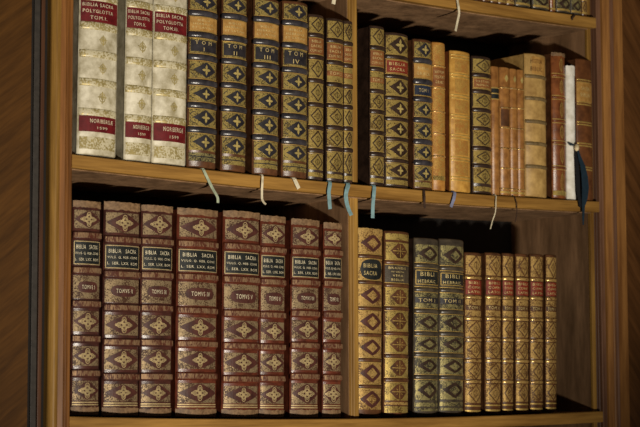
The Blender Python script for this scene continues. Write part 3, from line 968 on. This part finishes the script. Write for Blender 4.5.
for i, (k, x0, x1, zb, h, ln, bz) in enumerate(RED):
    lab = 'red-brown calf folio, cartouche reading TOMVS %s, %s' % (NUM[i], EXTRA[i])
    z0, z1 = bz[1] + 0.0105, bz[0] - 0.0105
    c0, c1 = bz[2] + 0.0215, bz[1] - 0.0215
    comps = [('orn', 'arabesque', 0.010, 0.003),
             ('label', 'black_label', [('BIBLIA   SACRA', 1.1, 0.92), ('VULG. Q. HEB. CONS', 0.75, 1.0), ('L. SER. LXX. ROM', 0.75, 1.0)], 'letter_pale', dict(fu=0.93, z0=z0, z1=z1, frame='gold_pale', pad=0.17, tw=0.84, shift=-0.04)),
             ('label', 'plum_leather', [('TOMVS ' + NUM[i], 1, 0.82)], 'letter_pale', dict(fu=0.70, ground='gilt_red', z0=c0, z1=c1, oval=2.8, pad=0.32, shift=0.04, tw=0.76)),
             ('orn', 'arabesque', 0.003, 0.003), ('orn', 'arabesque', 0.003, 0.003), ('orn', 'arabesque', 0.003, 0.024)]
    caps = [('head_cap', h - 0.0120, h + (0.004 if k == 'C2' else 0.0008), 'calf_worn'), ('tail_cap', 0.003, 0.018, 'calf_worn')]
    b, sp = book('calf_folio', 'reddark' if i < 3 else 'red', x0, x1, zb, h, YL, ln, bz, comps, lab, RG, caps=caps)
    for z in (0.0225, 0.0270):
        obj('gold_fillet', sp.patch('gold_fillet', 0.92, z - 0.0011, z + 0.0011, 0.0008), 'gold_pale', b)
    BK[k] = b

# ------------------------------------------------------------------ lower shelf, right
comps = [('orn', 'ring'), ('label', 'black_label', [('BIBLIA', 1, 0.7), ('SACRA', 1, 0.66)], 'letter_gold', dict(fu=0.84, oval=2.6, ground='gilt_amber', pad=0.22))] + [('orn', 'ring')] * 4 + [('orn', 'ring', 0, 0.012)]
BK['D1'], _ = book('gilt_folio', 'ringred', 0.7335, 0.8066, -0.0100, 0.4084, YL, 0.0163, [0.3490, 0.2923, 0.2358, 0.1784, 0.1244, 0.0673], comps, 'gilt folio with black oval label reading BIBLIA SACRA, against the divider',
                   caps=[('head_cap', 0.396, 0.410, 'gilt_amber')])
comps = [('orn', 'cross', 0.018, 0.0), ('label', 'calf_olive', [('BRANDIS', 0.9, 0.9), ('IN SACRA', 0.6, 0.9), ('VERA', 0.9, 0.6), ('BIBLIA', 0.9, 0.7)], 'letter_gold', dict(fu=0.94, pad=0.1))] + [('orn', 'cross')] * 4 + [('orn', 'cross', 0, 0.030)]
BK['D2'], sp = book('gilt_folio', 'cross', 0.8113, 0.8841, -0.0096, 0.4080, YL, 0.0170, [0.3385, 0.2879, 0.2374, 0.1826, 0.1335, 0.0812], comps, 'bright gilt folio with brown star-cut fields, beside the oval-labelled one')
for a, b2, m_ in ((0.010, 0.024, 'gilt_bright'), (0.027, 0.033, 'gilt_amber')):
    obj('tooled_panel', sp.patch('tooled_panel', 0.92, a, b2, 0.0005), m_, BK['D2'])
obj('tooled_panel', sp.patch('tooled_panel', 0.92, 0.388, 0.402, 0.0005), 'gilt_bright', BK['D2'])
for k, x0, x1, zb, h, ln, bz, num, lab in (
    ('D3', 0.8987, 0.9719, -0.0089, 0.3962, 0.0179, [0.3348, 0.2812, 0.2334, 0.1835, 0.1370, 0.0874], 'TOM I', 'grey-olive gilt folio, darker and more rubbed of the grey pair'),
    ('D4', 0.9735, 1.0494, -0.0079, 0.3969, 0.0187, [0.3302, 0.2806, 0.2322, 0.1829, 0.1348, 0.0857], 'TOM II', 'grey-olive gilt folio, brighter of the pair, next to the slim volumes')):
    m = (bz[1] + bz[2]) / 2
    comps = [('orn', 'ring', 0.008, 0), ('label', 'black_label', [('BIBLI', 1, 0.66), ('HEBRAIC', 0.8, 0.86)], 'letter_gold', dict(fu=0.92, pad=0.14, z0=bz[1] + 0.010, z1=bz[0] - 0.010, frame='gold_line')),
             ('label', 'navy_leather', [(num, 1, 0.8)], 'letter_gold', dict(fu=0.92, ground='gilt_olive', z0=m - 0.0065, z1=m + 0.0065, pad=0.2))] + [('orn', 'ring')] * 3 + [('orn', 'ring', 0, 0.030)]
    BK[k], sp = book('gilt_folio', 'olive', x0, x1, zb, h, YL, ln, bz, comps, lab, 'grey olive gilt pair')
    obj('tooled_panel', sp.patch('tooled_panel', 0.92, 0.022, 0.031, 0.0005), 'gilt_olive', BK[k])
    obj('gold_fillet', sp.patch('gold_fillet', 0.92, 0.012, 0.018, 0.0008), 'gilt_olive', BK[k])
SL = [
    ('D5', 1.0517, 1.1041, -0.0071, 0.3693, 0.0193, [0.3118, 0.2674, 0.2186, 0.1710, 0.1236, 0.0762], 'slim gilt volume with red label, touching the brighter grey folio'),
    ('D6', 1.1159, 1.1657, -0.0061, 0.3708, 0.0200, [0.3120, 0.2679, 0.2191, 0.1711, 0.1232, 0.0754], 'slim gilt volume with red label, second of six from the grey pair'),
    ('D7', 1.1704, 1.2058, -0.0053, 0.3712, 0.0204, [0.3120, 0.2681, 0.2184, 0.1705, 0.1222, 0.0741], 'thinnest slim gilt volume with red label, third of six from the grey pair'),
    ('D8', 1.2128, 1.2552, -0.0043, 0.3710, 0.0209, [0.3115, 0.2677, 0.2177, 0.1698, 0.1212, 0.0730], 'slim gilt volume with red label, fourth of six from the grey pair'),
    ('D9', 1.2597, 1.3026, -0.0032, 0.3714, 0.0214, [0.3110, 0.2674, 0.2173, 0.1692, 0.1204, 0.0718], 'slim gilt volume with red label, fifth of six from the grey pair'),
    ('D10', 1.3115, 1.3480, -0.0021, 0.3714, 0.0219, [0.3105, 0.2669, 0.2169, 0.1685, 0.1193, 0.0706], 'last slim gilt volume with red label, beside the empty shelf end')]
for i, (k, x0, x1, zb, h, ln, bz, lab) in enumerate(SL):
    m = (bz[1] + bz[2]) / 2
    comps = [('orn', 'outline'), ('label', 'brick_label', [('BIBLI', 1, 0.8), ('COMM', 1, 0.8), ('LATIN', 1, 0.8)], 'letter_gold', dict(fu=0.9, pad=0.1)),
             ('label', 'calf_brown', [('TOM ' + NUM[i], 1, 0.8)], 'letter_gold', dict(fu=0.9, ground='gilt_amber', z0=m - 0.006, z1=m + 0.006, pad=0.2))] + [('orn', 'outline')] * 3 + [('orn', 'outline', 0, 0.022)]
    BK[k], sp = book('gilt_octavo', 'slim', x0, x1, zb, h, YL, ln, bz, comps, lab, 'slim gilt volumes at the end of the lower shelf')
    obj('gold_fillet', sp.patch('gold_fillet', 0.92, 0.008, 0.012, 0.0008), 'gold_line', BK[k])
    obj('gold_fillet', sp.patch('gold_fillet', 0.92, 0.020, 0.023, 0.0008), 'gold_line', BK[k])

# ------------------------------------------------------------------ the shelf above: only the feet of its books show
TG = 'books on the highest shelf'
TOP = [
    ('T0', 0.985, 1.0635, 'diamond', 0.30, 'gilt book on the highest shelf with a long pale ribbon'),
    ('T1', 1.0654, 1.0891, 'slim', 0.27, 'narrow gilt book on the highest shelf, first of five alike'),
    ('T2', 1.0907, 1.1145, 'slim', 0.27, 'narrow gilt book on the highest shelf, second of five alike'),
    ('T3', 1.1161, 1.1386, 'slim', 0.27, 'narrow gilt book on the highest shelf, third of five alike'),
    ('T4', 1.1402, 1.1660, 'slim', 0.27, 'narrow gilt book on the highest shelf, fourth of five alike'),
    ('T5', 1.1676, 1.1937, 'slim', 0.27, 'narrow gilt book on the highest shelf, fifth of five alike'),
    ('T6', 1.1969, 1.2463, 'olive', 0.30, 'greyish gilt book on the highest shelf, after the five narrow ones'),
    ('T7', 1.2530, 1.3099, 'olive', 0.30, 'wide greyish gilt book on the highest shelf, before the thin russet one'),
    ('T8', 1.3133, 1.3312, 'russet', 0.28, 'thin russet calf book on the highest shelf between two greyish ones'),
    ('T9', 1.3336, 1.3815, 'olive', 0.30, 'greyish gilt book on the highest shelf, after the thin russet one'),
    ('T10', 1.3832, 1.4196, 'olive', 0.29, 'gilt book on the highest shelf above a dark ribbon knot'),
    ('T11', 1.4213, 1.4406, 'slim', 0.27, 'narrow gilt book ending the highest shelf beside the stile')]
for k, x0, x1, fam, h, lab in TOP:
    zb = max(shelf_z('upper', x0), shelf_z('upper', x1))
    bz = [h * q for q in (0.84, 0.70, 0.56, 0.42, 0.28, 0.15)]
    st = {'slim': 'outline', 'olive': 'ring', 'russet': 'drop', 'diamond': 'outline'}[fam]
    BK[k], sp = book('gilt_octavo' if fam != 'russet' else 'calf_octavo', fam, x0, x1, zb, h, YU, 0.0, bz, [('orn', st)] * 7, lab, TG)
    obj('gold_fillet', sp.patch('gold_fillet', 0.92, 0.005, 0.010, 0.0008), 'gold_line', BK[k])
# one book of the highest shelf left of the divider, known by its hanging ribbon
zb = shelf_z('upper', 0.64)
BK['T12'], sp = book('gilt_octavo', 'diamond', 0.6150, 0.6650, zb, 0.30, YU, 0.0, [0.25, 0.20, 0.15, 0.10, 0.05], [('orn', 'outline')] * 6, 'gilt book on the highest shelf left of the divider, pale ribbon hanging', TG)

# ------------------------------------------------------------------ ribbons that hang over the shelf edge
RIB = {
    'A4': (0.0062, 'silk_green', [(0.3008, 0.4963), (0.3069, 0.4856), (0.3144, 0.4699), (0.3256, 0.4544), (0.3343, 0.4387), (0.3351, 0.4266)]),
    'A6': (0.0054, 'silk_cream', [(0.4495, 0.4907), (0.4469, 0.4750), (0.4482, 0.4564), (0.4507, 0.4400), (0.4572, 0.4311)]),
    'A7': (0.0090, 'silk_cream', [(0.5332, 0.4935), (0.5371, 0.4833), (0.5450, 0.4702)]),
    'A9': (0.0095, 'silk_blue', [(0.6290, 0.4904), (0.6231, 0.4680), (0.6271, 0.4490), (0.6303, 0.4322)]),
    'A10': (0.0105, 'silk_blue', [(0.6790, 0.4909), (0.6725, 0.4755), (0.6725, 0.4605), (0.6792, 0.4395), (0.6861, 0.4216)]),
    'B1': (0.0095, 'silk_blue', [(0.7520, 0.4892), (0.7481, 0.4697), (0.7479, 0.4458), (0.7485, 0.4198)]),
    'B3': (0.0060, 'silk_brown', [(0.8959, 0.4893), (0.8949, 0.4748), (0.8971, 0.4616), (0.8999, 0.4507)]),
    'B5': (0.0085, 'silk_grey', [(0.9885, 0.4898), (0.9827, 0.4760), (0.9764, 0.4576)]),
    'B7': (0.0026, 'silk_cream', [(1.1165, 0.4908), (1.1127, 0.4751), (1.1139, 0.4545), (1.1057, 0.4335), (1.0959, 0.4147)]),
    'B9': (0.0022, 'silk_brown', [(1.1760, 0.4928), (1.1796, 0.4792), (1.1824, 0.4586), (1.1788, 0.4353)]),
    'T0': (0.0060, 'silk_cream', [(1.0014, 0.9373), (1.0027, 0.9168), (1.0077, 0.9013), (1.0037, 0.8801), (0.9942, 0.8583)]),
    'T10': (0.0045, 'silk_brown', [(1.3845, 0.9457), (1.3734, 0.9354), (1.3767, 0.9309)]),
    'T12': (0.0100, 'silk_cream', [(0.6430, 0.9360), (0.6417, 0.8922), (0.6400, 0.8745)]),
}


def smooth_path(pts, k=4):
    out = []
    n = len(pts)
    for i in range(n - 1):
        p0, p1, p2, p3 = (Vector(pts[max(0, i - 1)]), Vector(pts[i]), Vector(pts[i + 1]), Vector(pts[min(n - 1, i + 2)]))
        for j in range(k):
            t = j / k
            out.append(tuple(0.5 * ((2 * p1) + (-p0 + p2) * t + (2 * p0 - 5 * p1 + 4 * p2 - p3) * t * t + (-p0 + 3 * p1 - 3 * p2 + p3) * t ** 3)))
    out.append(tuple(pts[-1]))
    return out


for k, (wd, mt, pts) in RIB.items():
    b = BK[k]
    lv = 'upper' if k.startswith('T') else 'middle'
    x_, z_ = pts[0]
    zt = max(shelf_z(lv, x_ - wd), shelf_z(lv, x_ + wd)) + 0.0010
    P3 = [(x_, 0.030, zt), (x_, 0.004, zt), (x_, -0.0016, zt + 0.0003), (x_, -0.0042, zt - 0.0035)]
    P3 += smooth_path([(x, -0.0042 - 0.0025 * math.sin(i * 1.7), z) for i, (x, z) in enumerate(pts) if z < zt - 0.009])
    r = silk(b, P3, wd, mt, (0, 0, 0))
    # the ribbon was laid out in the room: carry it into the book's frame
    bpy.context.view_layer.update()
    inv = b.matrix_world.inverted()
    r.data.transform(inv)

# gilt strip at the foot of three quartos
for k, wdt, al, mt in (('B2', 0.0691, 38, 'gilt_bright'), ('B3', 0.0555, 38, 'gilt_navy'), ('B6', 0.0601, 40, 'gilt_bright')):
    obj('tooled_panel', Spine(wdt - 0.0008, al).patch('tooled_panel', 0.90, 0.006, 0.0165, 0.0005), mt, BK[k])

# the teal ribbon that closes the thin white book, its bone bead and its two tails
b = BK['B13']
bpy.context.view_layer.update()
inv = b.matrix_world.inverted()
tie = silk(b, smooth_path([(1.3640, 0.0040, 0.6320), (1.3655, 0.0000, 0.6318), (1.3690, -0.0035, 0.6300), (1.3760, -0.0050, 0.6285), (1.3850, -0.0030, 0.6250), (1.3905, -0.0040, 0.6210)]), 0.008, 'silk_teal', (0, 0, 0), 'ribbon_tie')
# the band lies across the spine, so give it height instead of width
for i, v in enumerate(tie.data.vertices):
    q = i % 4
    v.co.z += 0.0035 if q in (0, 3) else -0.0035
tie.data.transform(inv)
tails = [
    ([(1.3800, -0.010, 0.6200), (1.3860, -0.011, 0.6000), (1.3950, -0.012, 0.5800), (1.4010, -0.012, 0.5550), (1.4030, -0.012, 0.5300), (1.4000, -0.012, 0.5050), (1.3960, -0.011, 0.4850), (1.3950, -0.010, 0.4400)],
     [0.005, 0.010, 0.016, 0.021, 0.023, 0.019, 0.010, 0.003]),
    ([(1.3780, -0.006, 0.6200), (1.3800, -0.006, 0.6000), (1.3830, -0.006, 0.5700), (1.3840, -0.006, 0.5400), (1.3850, -0.006, 0.5150), (1.3880, -0.007, 0.4950), (1.3890, -0.007, 0.4820)],
     [0.005, 0.009, 0.012, 0.013, 0.012, 0.009, 0.006])]
for pts, wd in tails:
    t = silk(b, pts, 0, 'silk_teal' if pts[0][0] > 1.379 else 'silk_black', (0, 0, 0), 'ribbon_tail', 0.0012, wd)
    t.data.transform(inv)
V, F = [], []
for i in range(7):
    a = math.pi * i / 6
    for j in range(10):
        c = 2 * math.pi * j / 10
        V.append((1.3790 + 0.0062 * math.sin(a) * math.cos(c), -0.0085 + 0.0062 * math.sin(a) * math.sin(c), 0.6235 + 0.0090 * math.cos(a)))
for i in range(6):
    for j in range(10):
        F.append((i * 10 + j, (i + 1) * 10 + j, (i + 1) * 10 + (j + 1) % 10, i * 10 + (j + 1) % 10))
bd = obj('bead', mesh('bead', V, F, True), 'bone', b)
bd.data.transform(inv)
